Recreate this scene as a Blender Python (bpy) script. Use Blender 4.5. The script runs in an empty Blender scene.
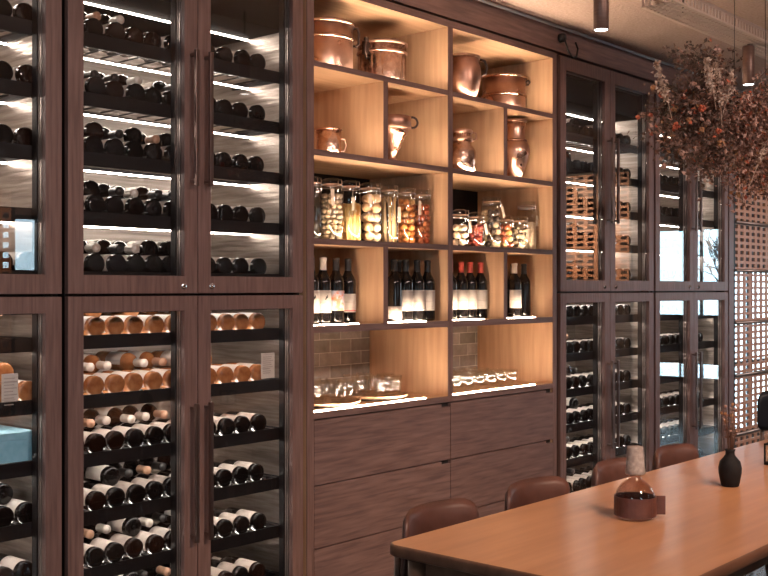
import bpy, bmesh, math, random
from math import sin, cos, pi, radians, sqrt
from mathutils import Vector, Matrix
random.seed(7)
C = bpy.context.scene.collection
SC = bpy.context.scene

# ---------------------------------------------------------------- camera, world, big lights, exposure
F_PX, CA, SA = 1067.0, 0.7517, 0.6595          # focal length in pixels, wall direction seen from the camera
CAM = Vector((0.0, -3.25, 1.45))
cam_d = bpy.data.cameras.new('camera'); cam = bpy.data.objects.new('camera', cam_d); C.objects.link(cam)
cam.location = CAM; cam.rotation_euler = (pi/2, 0, -math.atan2(CA, SA))
cam_d.sensor_width = 36.0; cam_d.lens = F_PX/768*36; cam_d.clip_start = 0.05
SC.camera = cam
w = bpy.data.worlds.new('sky'); SC.world = w; w.use_nodes = True
w.node_tree.nodes['Background'].inputs[0].default_value = (0.62, 0.86, 1.0, 1)
w.node_tree.nodes['Background'].inputs[1].default_value = 9.0
SC.view_settings.view_transform = 'Standard'; SC.view_settings.look = 'None'
SC.view_settings.gamma = 1.0; SC.view_settings.exposure = 0.0; SC.view_settings.use_curve_mapping = False
SC.cycles.max_bounces = 10; SC.cycles.transparent_max_bounces = 32; SC.cycles.glossy_bounces = 5
SC.cycles.caustics_reflective = False; SC.cycles.caustics_refractive = False; SC.cycles.sample_clamp_indirect = 4.0

def spot(name, loc, target, power, size=70, blend=0.8, radius=0.12, col=(1.0, 0.74, 0.56)):
    d = bpy.data.lights.new(name, 'SPOT'); d.energy = power; d.spot_size = radians(size); d.spot_blend = blend
    d.shadow_soft_size = radius; d.color = col
    o = bpy.data.objects.new(name, d); C.objects.link(o); o.location = loc
    o.rotation_euler = (Vector(target)-Vector(loc)).to_track_quat('-Z', 'Y').to_euler()
    return o
# unseen spots added behind and above the camera to brighten joinery and table
for i, x in enumerate((1.2, 3.2, 5.2, 7.2, 9.0)):
    spot('added_wash_light', (x-1.0, -3.6, 2.86), (x, 0, 1.25), 205, 80, 1.0, 0.15, (1.0, 0.74, 0.63))
for i, x in enumerate((2.9, 4.2)):
    spot('added_table_light', (x-0.6, -3.9, 2.86), (x, -1.70, 0.75), 340, 50, 1.0, 0.15, (1.0, 0.70, 0.48))
spot('added_screen_light', (8.9, -3.9, 2.86), (10.5, -2.9, 1.9), 1400, 60, 1.0, 0.1, (1.0, 0.66, 0.42))  # unseen spot added so the far lattice shows in the glass
spot('added_screen_light', (4.0, -3.6, 2.86), (4.5, -5.3, 1.9), 400, 50, 1.0, 0.1, (1.0, 0.66, 0.42))  # unseen spot added to brighten the lattice mirrored at the left

# ---------------------------------------------------------------- helpers
def at(px, d, py=288.0):
    """world point seen at image column px / row py, standing d metres behind the joinery's front plane"""
    xc = (px-384)/F_PX
    tz, nz = xc*SA+CA, -xc*CA+SA
    z = (3.25+d)/nz
    return Vector((tz*z, d, 1.45+(288-py)*z/F_PX)), z
def X(px, d): return at(px, d)[0].x
def H(px, d, py): return at(px, d, py)[0].z
def R(px0, px1, d): return (px1-px0)/2*at((px0+px1)/2, d)[1]/F_PX

class MB:
    def __init__(s): s.v, s.f, s.m, s.sm = [], [], [], []
    def add(s, vs, fs, mi=0, smooth=False):
        b = len(s.v); s.v += [tuple(v) for v in vs]
        for f in fs: s.f.append([b+i for i in f]); s.m.append(mi); s.sm.append(smooth)
        return s
    def box(s, x0, x1, y0, y1, z0, z1, mi=0):
        v = [(x0,y0,z0),(x1,y0,z0),(x1,y1,z0),(x0,y1,z0),(x0,y0,z1),(x1,y0,z1),(x1,y1,z1),(x0,y1,z1)]
        return s.add(v, [(0,3,2,1),(4,5,6,7),(0,1,5,4),(1,2,6,5),(2,3,7,6),(3,0,4,7)], mi)
    def bar(s, p, q, w, h, mi=0, up=(0,0,1)):
        p, q = Vector(p), Vector(q); d = (q-p).normalized(); u = Vector(up)
        if abs(d.dot(u)) > .99: u = Vector((1,0,0))
        r = d.cross(u).normalized()*w/2; n = r.cross(d).normalized()*h/2
        v = [e+a*r+b*n for e in (p, q) for a, b in ((-1,-1),(1,-1),(1,1),(-1,1))]
        return s.add(v, [(0,1,2,3),(7,6,5,4),(0,4,5,1),(1,5,6,2),(2,6,7,3),(3,7,4,0)], mi)
    def tube(s, pts, r, seg=8, mi=0, caps=True):
        pts = [Vector(p) for p in pts]; n = len(pts); rs = r if isinstance(r, (list, tuple)) else [r]*n
        vs = []; prev = None
        for i, p in enumerate(pts):
            d = (pts[min(i+1, n-1)]-pts[max(i-1, 0)]).normalized()
            u = prev if prev is not None else (Vector((0,0,1)) if abs(d.z) < .9 else Vector((1,0,0)))
            a = (u-d*u.dot(d)).normalized(); prev = a; b = d.cross(a)
            vs += [p+(a*cos(2*pi*k/seg)+b*sin(2*pi*k/seg))*rs[i] for k in range(seg)]
        fs = [(i*seg+k, i*seg+(k+1)%seg, (i+1)*seg+(k+1)%seg, (i+1)*seg+k) for i in range(n-1) for k in range(seg)]
        s.add(vs, fs, mi, True)
        if caps:
            b = len(s.v)-len(vs)
            s.f.append([b+k for k in reversed(range(seg))]); s.m.append(mi); s.sm.append(False)
            s.f.append([b+(n-1)*seg+k for k in range(seg)]); s.m.append(mi); s.sm.append(False)
        return s
    def lathe(s, prof, seg=24, c=(0,0,0), axis='z', mi=0, a0=0.0, a1=2*pi, rib=None, smooth=True):
        full = abs(a1-a0-2*pi) < 1e-6; ns = seg if full else seg+1; vs = []
        for r, h in prof:
            for k in range(ns):
                a = a0+(a1-a0)*k/seg; rr = r*(rib(a, h) if rib else 1.0)
                if axis == 'z': vs.append((c[0]+rr*cos(a), c[1]+rr*sin(a), c[2]+h))
                else: vs.append((c[0]+rr*cos(a), c[1]+h, c[2]+rr*sin(a)))
        flip = axis != 'z'; fs = []
        for i in range(len(prof)-1):
            for k in range(ns if full else ns-1):
                q = (i*ns+k, i*ns+(k+1)%ns, (i+1)*ns+(k+1)%ns, (i+1)*ns+k)
                fs.append(q[::-1] if flip else q)
        return s.add(vs, fs, mi, smooth)
    def ball(s, c, r, seg=8, mi=0, sc=(1,1,1)):
        n = max(4, seg//2+1); prof = [(max(1e-4, sin(pi*i/n)), -cos(pi*i/n)) for i in range(n+1)]; vs = []
        for a, h in prof:
            for k in range(seg):
                t = 2*pi*k/seg; vs.append((c[0]+r*sc[0]*a*cos(t), c[1]+r*sc[1]*a*sin(t), c[2]+r*sc[2]*h))
        return s.add(vs, [(i*seg+k, i*seg+(k+1)%seg, (i+1)*seg+(k+1)%seg, (i+1)*seg+k) for i in range(n) for k in range(seg)], mi, True)
    def build(s, name, mats, parent=None, bevel=0.0, smooth_all=False):
        me = bpy.data.meshes.new(name)
        off = Vector((0,0,0)); p = parent
        while p is not None: off += p.location; p = p.parent
        me.from_pydata([(v[0]-off.x, v[1]-off.y, v[2]-off.z) for v in s.v], [], s.f)
        for mt in (mats if isinstance(mats, (list, tuple)) else [mats]): me.materials.append(mt)
        me.polygons.foreach_set('material_index', s.m); me.polygons.foreach_set('use_smooth', [b or smooth_all for b in s.sm])
        if bevel:
            bm = bmesh.new(); bm.from_mesh(me)
            ed = [e for e in bm.edges if len(e.link_faces) == 2 and e.calc_face_angle(0) > .6]
            bmesh.ops.bevel(bm, geom=ed, offset=bevel, segments=2, affect='EDGES', profile=.6, clamp_overlap=True)
            bm.to_mesh(me); bm.free()
        me.update(); me.validate()
        o = bpy.data.objects.new(name, me); C.objects.link(o)
        if parent is not None: o.parent = parent
        return o
def tag(o, label, cat, group=None):
    o['label'] = label; o['category'] = cat
    if group: o['group'] = group
    return o
def thing(name, loc, label, cat, group=None, rz=0.0):
    o = bpy.data.objects.new(name, None); C.objects.link(o); o.location = loc; o.rotation_euler = (0, 0, rz)
    o.empty_display_size = .05
    return tag(o, label, cat, group)
def struct(name, mb, m, parent=None, bevel=0.0):
    o = mb.build(name, m, parent, bevel)
    if parent is None: o['kind'] = 'structure'
    return o
def copy_tree(o, parent=None):
    c = o.copy(); C.objects.link(c)
    if parent is not None: c.parent = parent
    for ch in list(o.children): copy_tree(ch, c)
    return c
ORD = ['first','second','third','fourth','fifth','sixth','seventh','eighth','ninth','tenth','eleventh','twelfth','thirteenth']

# ---------------------------------------------------------------- materials
def mat(name, col, rough=.5, metal=0.0, emit=None, spec=.5, coat=0.0):
    m = bpy.data.materials.new(name); m.use_nodes = True; b = m.node_tree.nodes['Principled BSDF']
    b.inputs['Base Color'].default_value = (*col, 1); b.inputs['Roughness'].default_value = rough
    b.inputs['Metallic'].default_value = metal; b.inputs['Specular IOR Level'].default_value = spec
    b.inputs['Coat Weight'].default_value = coat
    if emit: b.inputs['Emission Color'].default_value = (*emit[0], 1); b.inputs['Emission Strength'].default_value = emit[1]
    return m
def noise_mat(name, c0, c1, scale=(1,1,1), nscale=8.0, rough=.5, metal=0.0, detail=6.0, bump=0.0, r2=None, coat=0.0, lo=.3, hi=.7, dist=0.0):
    m = mat(name, c0, rough, metal, coat=coat); nt = m.node_tree; N, L = nt.nodes, nt.links; b = N['Principled BSDF']
    tc = N.new('ShaderNodeTexCoord'); mp = N.new('ShaderNodeMapping'); mp.inputs['Scale'].default_value = scale
    no = N.new('ShaderNodeTexNoise'); no.inputs['Scale'].default_value = nscale; no.inputs['Detail'].default_value = detail
    no.inputs['Distortion'].default_value = dist
    cr = N.new('ShaderNodeValToRGB'); cr.color_ramp.elements[0].position = lo; cr.color_ramp.elements[1].position = hi
    cr.color_ramp.elements[0].color = (*c0, 1); cr.color_ramp.elements[1].color = (*c1, 1)
    L.new(tc.outputs['Object'], mp.inputs[0]); L.new(mp.outputs[0], no.inputs['Vector']); L.new(no.outputs['Fac'], cr.inputs[0])
    L.new(cr.outputs[0], b.inputs['Base Color'])
    if bump:
        bp = N.new('ShaderNodeBump'); bp.inputs['Strength'].default_value = bump; bp.inputs['Distance'].default_value = .01
        L.new(no.outputs['Fac'], bp.inputs['Height']); L.new(bp.outputs[0], b.inputs['Normal'])
    if r2 is not None:
        mr = N.new('ShaderNodeMapRange'); mr.inputs['To Min'].default_value = rough; mr.inputs['To Max'].default_value = r2
        L.new(no.outputs['Fac'], mr.inputs['Value']); L.new(mr.outputs[0], b.inputs['Roughness'])
    return m
def pane_mat(name, ior=1.5, tint=(1,1,1), rough=0.0, gain=1.0):
    """a clear thin pane: see-through with Fresnel reflection"""
    m = bpy.data.materials.new(name); m.use_nodes = True; nt = m.node_tree; N, L = nt.nodes, nt.links; N.clear()
    out = N.new('ShaderNodeOutputMaterial'); mx = N.new('ShaderNodeMixShader'); tr = N.new('ShaderNodeBsdfTransparent'); gl = N.new('ShaderNodeBsdfGlossy')
    fr = N.new('ShaderNodeFresnel'); tr.inputs[0].default_value = (*tint, 1); gl.inputs['Roughness'].default_value = rough
    gl.inputs[0].default_value = (gain, gain, gain, 1)
    ge = N.new('ShaderNodeNewGeometry'); ma = N.new('ShaderNodeMath'); ma.operation = 'MULTIPLY_ADD'      # same index on both faces of the pane
    ma.inputs[1].default_value = 1/ior-ior; ma.inputs[2].default_value = ior
    L.new(ge.outputs['Backfacing'], ma.inputs[0]); L.new(ma.outputs[0], fr.inputs[0])
    L.new(fr.outputs[0], mx.inputs[0]); L.new(tr.outputs[0], mx.inputs[1]); L.new(gl.outputs[0], mx.inputs[2]); L.new(mx.outputs[0], out.inputs[0])
    return m
M = {}
M['wood_v'] = noise_mat('brown_stained_wood_upright', (.115,.065,.056), (.215,.127,.110), (26,26,1.6), 3.2, .42, bump=.05, r2=.55)
M['wood_h'] = noise_mat('brown_stained_wood_level', (.105,.060,.053), (.215,.128,.112), (2.0,26,26), 2.4, .45, dist=.35, bump=.05, r2=.58)
M['oak_v'] = noise_mat('oak_veneer_upright', (.45,.262,.150), (.58,.360,.215), (12,12,.9), 3.0, .5, bump=.03)
M['oak_h'] = noise_mat('oak_veneer_level', (.45,.262,.150), (.58,.360,.215), (1.0,12,12), 3.0, .5, bump=.03)
M['gap'] = mat('black_shadow_joint', (.012,.010,.011), .6)
M['black'] = mat('black_powder_coat', (.006,.005,.006), .5, spec=.3)
M['matt_black'] = mat('matt_black_panel', (.004,.004,.004), .95, spec=.05)
M['black_metal'] = mat('dark_bronze_metal', (.05,.035,.03), .35, .8)
M['steel'] = noise_mat('brushed_steel_liner', (.24,.20,.175), (.50,.44,.39), (.5,1,14), 5.0, .26, .9, bump=.25, r2=.42)
M['steel_bright'] = mat('satin_steel', (.42,.36,.33), .38, .9)
M['chrome'] = mat('chrome', (.85,.85,.85), .12, 1.0)
M['handle'] = mat('brushed_bronze_handle', (.20,.14,.125), .33, .9)
M['led_cool'] = mat('cool_led_strip', (1,1,1), .5, emit=((1.0,.87,.77), 34.0))
M['led_warm'] = mat('warm_led_strip', (1,1,1), .5, emit=((1.0,.77,.555), 190.0))
M['lamp_face'] = mat('lit_lamp_lens', (1,1,1), .5, emit=((1.0,.95,.90), 9.0))
M['pane'] = pane_mat('clear_door_glass', 1.47)
M['window_glass'] = pane_mat('window_glass', 1.45)
M['jar_glass'] = pane_mat('clear_jar_glass', 1.55, (.97,.98,.97), .03)
M['tumbler'] = pane_mat('clear_drinking_glass', 1.6, (.97,.98,.98), .015)
M['decanter'] = pane_mat('clear_decanter_glass', 1.45, (.86,.79,.76), .03)
M['bottle'] = mat('near_black_bottle_glass', (.006,.005,.005), .10, spec=.35)
M['bottle_brown'] = mat('dark_brown_bottle_glass', (.014,.006,.004), .10, spec=.35)
M['bottle_amber'] = noise_mat('amber_bottle_glass', (.26,.085,.025), (.46,.20,.08), (3,3,3), 10, .2)
M['capsule_black'] = mat('black_capsule', (.02,.018,.018), .35)
M['capsule_tan'] = mat('tan_capsule', (.45,.26,.17), .4)
M['capsule_red'] = mat('red_capsule', (.42,.06,.04), .4)
M['capsule_white'] = mat('cream_capsule', (.62,.56,.50), .4)
def paper(name, c, dark=(.35,.30,.27), amt=.62):
    return noise_mat(name, c, tuple(a*.80 for a in c), (1,1,40), 2.2, .7, lo=amt, hi=amt+.03)
M['label'] = noise_mat('cream_label_paper', (.62,.56,.51), (.50,.44,.39), (4,4,60), 1.4, .65, lo=.55, hi=.62)
M['label_stand'] = noise_mat('ivory_label_paper', (.40,.355,.32), (.31,.27,.24), (4,4,60), 1.4, .65, lo=.55, hi=.62)
M['label_grey'] = noise_mat('grey_label_paper', (.42,.36,.32), (.30,.25,.22), (4,4,60), 1.4, .65, lo=.55, hi=.62)
M['label_art'] = noise_mat('painted_label_paper', (.50,.16,.08), (.42,.44,.52), (14,14,14), 3.0, .6, lo=.42, hi=.6)
M['red_ink'] = mat('red_ink', (.5,.05,.05), .6); M['black_ink'] = mat('black_ink', (.03,.03,.03), .6)
M['card'] = noise_mat('kraft_tag_card', (.46,.36,.28), (.56,.46,.37), (4,4,4), 20, .8)
M['string'] = mat('tag_string', (.55,.45,.35), .9)
M['copper'] = noise_mat('polished_copper', (.50,.29,.215), (.74,.48,.375), (1,1,1), 9.0, .18, 1.0, r2=.42, bump=.03)
M['copper_dark'] = noise_mat('tarnished_copper', (.24,.12,.085), (.48,.28,.21), (1,1,1), 12.0, .25, 1.0, r2=.5, bump=.05)
M['copper_hammered'] = noise_mat('hammered_copper', (.58,.37,.29), (.80,.57,.46), (1,1,1), 45.0, .25, 1.0, detail=1, bump=.35)
M['iron'] = mat('dark_iron', (.06,.04,.035), .4, .9)
M['leather'] = noise_mat('worn_brown_leather', (.060,.026,.021), (.115,.048,.037), (1,1,1), 9, .36, r2=.5, bump=.04)
M['leather_black'] = mat('black_leather', (.012,.013,.018), .45)
M['sleeve'] = noise_mat('dark_red_brown_leather', (.060,.020,.016), (.105,.036,.027), (1,1,1), 30, .5, bump=.05)
M['chair_wood'] = noise_mat('dark_walnut', (.055,.026,.018), (.10,.05,.035), (3,3,10), 5, .4)
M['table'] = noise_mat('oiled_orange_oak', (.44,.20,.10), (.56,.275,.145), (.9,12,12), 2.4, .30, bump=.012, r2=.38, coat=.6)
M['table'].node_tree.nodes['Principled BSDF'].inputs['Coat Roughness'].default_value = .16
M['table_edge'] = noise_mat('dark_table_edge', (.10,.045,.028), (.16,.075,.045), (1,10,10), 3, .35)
M['stone'] = noise_mat('speckled_grey_stone', (.22,.17,.155), (.34,.28,.255), (1,1,1), 90, .75, bump=.1)
M['vase'] = noise_mat('matt_black_clay', (.005,.004,.005), (.010,.008,.009), (1,1,1), 30, .75)
M['vase'].node_tree.nodes['Principled BSDF'].inputs['Specular IOR Level'].default_value = .2
M['tray_wood'] = noise_mat('tray_timber', (.30,.17,.10), (.42,.25,.15), (1,8,8), 5, .4)
M['tray_dark'] = mat('tray_underside', (.035,.025,.022), .5)
M['ceiling'] = noise_mat('sprayed_beige_plaster', (.34,.235,.19), (.45,.325,.27), (1,1,1), 70, .9, bump=.6, detail=4)
M['wall'] = noise_mat('warm_plaster', (.22,.15,.125), (.27,.19,.16), (1,1,1), 6, .85)
M['wall_dark'] = noise_mat('dark_plaster', (.06,.045,.042), (.085,.065,.06), (1,1,1), 6, .8)
M['floor'] = noise_mat('dark_polished_floor', (.05,.032,.027), (.085,.055,.046), (8,1,1), 3, .22, r2=.3)
M['tray_metal'] = mat('painted_cable_tray', (.50,.38,.32), .5, .1)
M['lamp_body'] = noise_mat('bronze_lamp_body', (.13,.075,.058), (.18,.105,.085), (1,1,20), 8, .4, .4)
M['lattice'] = noise_mat('orange_lattice_wood', (.40,.19,.11), (.54,.28,.17), (2,2,2), 12, .5)
M['rail'] = mat('grey_metal_rail', (.30,.27,.26), .3, .8)
M['blue_reflection'] = noise_mat('pale_blue_reflection', (.20,.46,.60), (.28,.56,.70), (1,1,1), 40, .6)  # colour of a door-glass reflection, painted on a modelled box
M['twig'] = mat('dry_twig', (.13,.07,.05), .8)
M['leaf_brown'] = noise_mat('dry_brown_leaf', (.09,.045,.034), (.19,.10,.07), (1,1,1), 14, .8)
M['leaf_olive'] = noise_mat('dry_olive_leaf', (.06,.038,.028), (.12,.075,.05), (1,1,1), 14, .8)
M['leaf_pink'] = noise_mat('dry_dusty_pink_leaf', (.30,.16,.12), (.50,.31,.25), (1,1,1), 20, .8)
M['bloom_red'] = noise_mat('dry_rust_blossom', (.34,.06,.03), (.52,.13,.06), (1,1,1), 40, .8)
M['bloom_ochre'] = noise_mat('dry_ochre_blossom', (.26,.11,.045), (.38,.19,.09), (1,1,1), 40, .8)
M['pampas'] = noise_mat('pampas_plume', (.42,.29,.22), (.56,.42,.33), (1,1,1), 40, .9)
M['bark'] = mat('bare_tree_bark', (.10,.09,.09), .9)

def tile_mat():
    m = mat('grey_glazed_tile', (.2,.17,.14), .22, spec=.6); nt = m.node_tree; N, L = nt.nodes, nt.links; b = N['Principled BSDF']
    tc = N.new('ShaderNodeTexCoord'); sp = N.new('ShaderNodeSeparateXYZ'); cb = N.new('ShaderNodeCombineXYZ')
    L.new(tc.outputs['Object'], sp.inputs[0]); L.new(sp.outputs['X'], cb.inputs['X']); L.new(sp.outputs['Z'], cb.inputs['Y'])
    br = N.new('ShaderNodeTexBrick'); br.inputs['Scale'].default_value = 1.0; br.inputs['Brick Width'].default_value = .155; br.inputs['Row Height'].default_value = .066
    br.inputs['Mortar Size'].default_value = .0022; br.inputs['Color1'].default_value = (.26,.225,.195,1); br.inputs['Color2'].default_value = (.42,.37,.33,1); br.inputs['Mortar'].default_value = (.6,.54,.48,1)
    L.new(cb.outputs[0], br.inputs['Vector'])
    no = N.new('ShaderNodeTexNoise'); no.inputs['Scale'].default_value = 22; L.new(tc.outputs['Object'], no.inputs['Vector'])
    mx = N.new('ShaderNodeMixRGB'); mx.blend_type = 'MULTIPLY'; mx.inputs[0].default_value = .5
    L.new(br.outputs['Color'], mx.inputs[1]); L.new(no.outputs['Fac'], mx.inputs[2]); L.new(mx.outputs[0], b.inputs['Base Color'])
    ad = N.new('ShaderNodeMath'); ad.operation = 'SUBTRACT'; L.new(no.outputs['Fac'], ad.inputs[0]); L.new(br.outputs['Fac'], ad.inputs[1])
    bp = N.new('ShaderNodeBump'); bp.inputs['Strength'].default_value = .5; bp.inputs['Distance'].default_value = .006
    L.new(ad.outputs[0], bp.inputs['Height']); L.new(bp.outputs[0], b.inputs['Normal'])
    return m
M['tile'] = tile_mat()

# ---------------------------------------------------------------- room shell
CEIL, XL, XR, YF, YB = 2.945, -1.5, 12.0, -5.6, .66
def wall_with_holes(name, axis, pos, th, a0, a1, z0, z1, holes, m):
    """axis 'y': wall in the xz plane at y=pos; 'x': wall in the yz plane at x=pos; holes = [(a0,a1,z0,z1)] side by side"""
    b = MB()
    def put(p, q, r, s):
        if q-p < 1e-4 or s-r < 1e-4: return
        if axis == 'y': b.box(p, q, pos, pos+th, r, s)
        else: b.box(pos, pos+th, p, q, r, s)
    a = a0
    for h in sorted(holes):
        put(a, h[0], z0, z1); put(h[0], h[1], z0, h[2]); put(h[0], h[1], h[3], z1); a = h[1]
    put(a, a1, z0, z1)
    return struct(name, b, m)
struct('floor', MB().box(XL-.2, XR+.2, YF-.2, YB+.2, -.1, 0), M['floor'])
struct('ceiling', MB().box(XL-.2, XR+.2, YF-.2, YB+.2, CEIL, CEIL+.1), M['ceiling'])
W_BACK = [(7.72, 11.0, .12, 1.66)]
W_FRONT = [(.3, 1.2, 1.0, 2.1), (4.86, 5.36, 1.58, 2.12)]
W_RIGHT = [(-2.95, -1.55, .34, 2.18)]
W_LEFT = [(-2.9, -1.9, .9, 2.1)]
wall_with_holes('wall_back', 'y', YB, .15, XL, XR, 0, CEIL, W_BACK, M['wall_dark'])
wall_with_holes('wall_front', 'y', YF-.15, .15, XL, XR, 0, CEIL, W_FRONT, M['wall'])
wall_with_holes('wall_right', 'x', XR, .15, YF, YB, 0, CEIL, W_RIGHT, M['wall_dark'])
wall_with_holes('wall_left', 'x', XL-.15, .15, YF, YB, 0, CEIL, W_LEFT, M['wall'])
wn = 0
for axis, pos, th, holes in (('y', YB, .15, W_BACK), ('y', YF-.15, .15, W_FRONT), ('x', XR, .15, W_RIGHT), ('x', XL-.15, .15, W_LEFT)):
    for (a0, a1, z0, z1) in holes:
        wn += 1; b = MB(); g = MB(); c = pos+th/2
        def bx(mb, p, q, r, s, t):
            if axis == 'y': mb.box(p, q, c-t, c+t, r, s)
            else: mb.box(c-t, c+t, p, q, r, s)
        f = .035
        bx(b, a0, a1, z0, z0+f, .03); bx(b, a0, a1, z1-f, z1, .03); bx(b, a0, a0+f, z0+f, z1-f, .03); bx(b, a1-f, a1, z0+f, z1-f, .03)
        nmul = max(0, int((a1-a0)/.75))
        for k in range(1, nmul+1):
            xm = a0+(a1-a0)*k/(nmul+1); bx(b, xm-.014, xm+.014, z0+f, z1-f, .025)
        if z1-z0 > .9:
            zm = z0+(z1-z0)*.42; bx(b, a0+f, a1-f, zm-.014, zm+.014, .024)
        if pos == XR: bx(b, a0+f, a1-f, .54, 1.10, .028)      # opaque panel added to break the window's reflection into bands
        wo = struct('window_%d' % wn, b, M['black'])
        bx(g, a0+f*.5, a1-f*.5, z0+f*.5, z1-f*.5, .004); g.build('pane', M['window_glass'], wo)
# fascia over the joinery, plinth, and the slim service pipe in the ceiling corner
struct('trim_1', MB().box(-1.5, 7.56, .0, .03, 2.792, CEIL), M['wood_h'])
struct('trim_2', MB().box(7.535, 7.60, .0, .05, .0, CEIL).box(7.60, 7.628, .006, .05, .0, CEIL), M['wood_v'])
struct('baseboard_back', MB().box(-1.5, 7.56, .05, .07, 0, .055), M['gap'])
tag(MB().tube([(.5, -.035, 2.918), (7.0, -.035, 2.918)], .009, 8).build('service_pipe', M['rail']), 'thin grey service pipe running along the joint of ceiling and wooden fascia', 'pipe')

# ---------------------------------------------------------------- wine cabinets
SEAM = 1.425
UPR = [1.49, 1.705, 1.92, 2.135, 2.35, 2.565]
LOW = [.21, .42, .625, .835, 1.045, 1.26]
def door(x0, x1, z0, z1, hinge_left, root, lock=True):
    st, rt, rb = .062, .078 if z0 > 1 else .056, .066
    b = MB()
    b.box(x0, x0+st, 0, .022, z0, z1).box(x1-st, x1, 0, .022, z0, z1)
    b.box(x0+st, x1-st, 0, .022, z0, z0+rb).box(x0+st, x1-st, 0, .022, z1-rt, z1)
    d = b.build('door', M['wood_v'], root, .0015)
    gx0, gx1, gz0, gz1 = x0+st, x1-st, z0+rb, z1-rt
    MB().box(gx0-.004, gx1+.004, .0235, .0275, gz0-.004, gz1+.004).build('glass_pane', M['pane'], d)
    e = MB()   # steel inner frame behind the pane
    def ring(mb, o, i, ya, yb, mi):
        mb.box(gx0-o, gx0-i, ya, yb, gz0-o, gz1+o, mi).box(gx1+i, gx1+o, ya, yb, gz0-o, gz1+o, mi)
        mb.box(gx0-i, gx1+i, ya, yb, gz0-o, gz0-i, mi).box(gx0-i, gx1+i, ya, yb, gz1+i, gz1+o, mi)
    ring(e, .012, .001, .029, .036, 0); ring(e, .014, .003, .036, .041, 1); ring(e, .012, .001, .041, .050, 0)
    ring(e, .016, -.004, .050, .080, 1)
    e.build('inner_frame', [M['steel_bright'], M['black']], d)
    hx = x1-.031 if hinge_left else x0+.034
    za, zb = (1.84, 2.36) if z0 > 1 else (.48, 1.01)
    h = MB().box(hx-.008, hx+.008, -.042, -.028, za, zb)
    for zz in (za+.02, zb-.02): h.box(hx-.006, hx+.006, -.028, .0, zz-.006, zz+.006)
    h.build('handle', M['handle'], d, .002)
    if lock and z0 > 1:
        lx = x1-.066 if hinge_left else x0+.066
        MB().lathe([(.0001,-.006),(.010,-.006),(.013,-.003),(.013,.0)], 16, (lx, 0, 1.457), 'y').lathe([(.0001,-.0075),(.004,-.0075),(.004,-.006)], 8, (lx, 0, 1.457), 'y', 1).build('lock', [M['chrome'], M['black']], d)
    return d
def rack(z, x0, x1, root):
    b = MB(); t = z+.004
    b.bar((x0, .092, z-.004), (x1, .092, z-.004), .012, .022).bar((x0, .40, t-.003), (x1, .40, t-.003), .01, .01)
    b.bar((x0, .20, t-.003), (x1, .20, t-.003), .008, .008)
    b.box(x0, x1, .082, .087, z-.030, z+.020)
    n = int((x1-x0)/.088)
    for k in range(n+1):
        xx = x0+.018+k*.088
        b.tube([(xx, .092, t+.009), (xx, .40, t+.009)], .0035, 6)
    b.box(x0-.004, x0+.006, .085, .42, z-.014, z+.006).box(x1-.006, x1+.004, .085, .42, z-.014, z+.006)
    return b.build('wine_rack', M['black'], root)
def cabinet(x0, x1, label, leds=True):
    root = thing('wine_cabinet', ((x0+x1)/2, 0, 0), label, 'wine cabinet', 'wine cabinets along the wall')
    b = MB(); zt = 2.78
    b.box(x0+.001, x0+.022, .024, .60, .055, zt).box(x1-.022, x1-.001, .024, .60, .055, zt)
    b.box(x0+.022, x1-.022, .082, .60, .055, .075).box(x0+.022, x1-.022, .082, .60, zt-.02, zt).box(x0+.022, x1-.022, .082, .60, SEAM-.012, SEAM+.012)
    b.build('carcass', M['black'], root)
    s = MB().box(x0+.022, x0+.026, .09, .575, .08, 2.55).box(x1-.026, x1-.022, .09, .575, .08, 2.55)
    s.build('side_liner', M['steel'], root)
    MB().box(x0+.026, x1-.026, .57, .576, .08, 2.55).build('back_liner', M['steel'], root)
    MB().box(x0+.026, x1-.026, .090, .56, 2.552, zt-.022).build('cooling_unit', M['matt_black'], root)
    m = (x0+x1)/2
    for (za, zb) in ((.06, SEAM-.005), (SEAM+.005, 2.776)):
        door(x0, m-.002, za, zb, True, root); door(m+.002, x1, za, zb, False, root)
    for z in UPR[:-1]+LOW: rack(z, x0+.03, x1-.03, root)
    for z in UPR[1:]+LOW[1:]+[SEAM-.005, ]:
        dl = .315 if z > SEAM else .150
        MB().box(x0+.05, x1-.03, dl, dl+.007, z-.022, z-.016).build('led_strip', M['led_cool'], root)
    return root
CABS = [(.894, 2.026), (2.050, 3.184), (5.228, 6.358), (6.385, 7.515)]
LAB = ['dark wood wine cabinet cut off by the left edge of the picture',
       'tall brown wood and glass wine cabinet standing left of the lit shelves',
       'tall brown wood and glass wine cabinet standing right of the lit shelves',
       'farthest wine cabinet, glass reflecting a bright window, next to the lattice screen']
cab = [cabinet(a, b_, l) for (a, b_), l in zip(CABS, LAB)]

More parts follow.
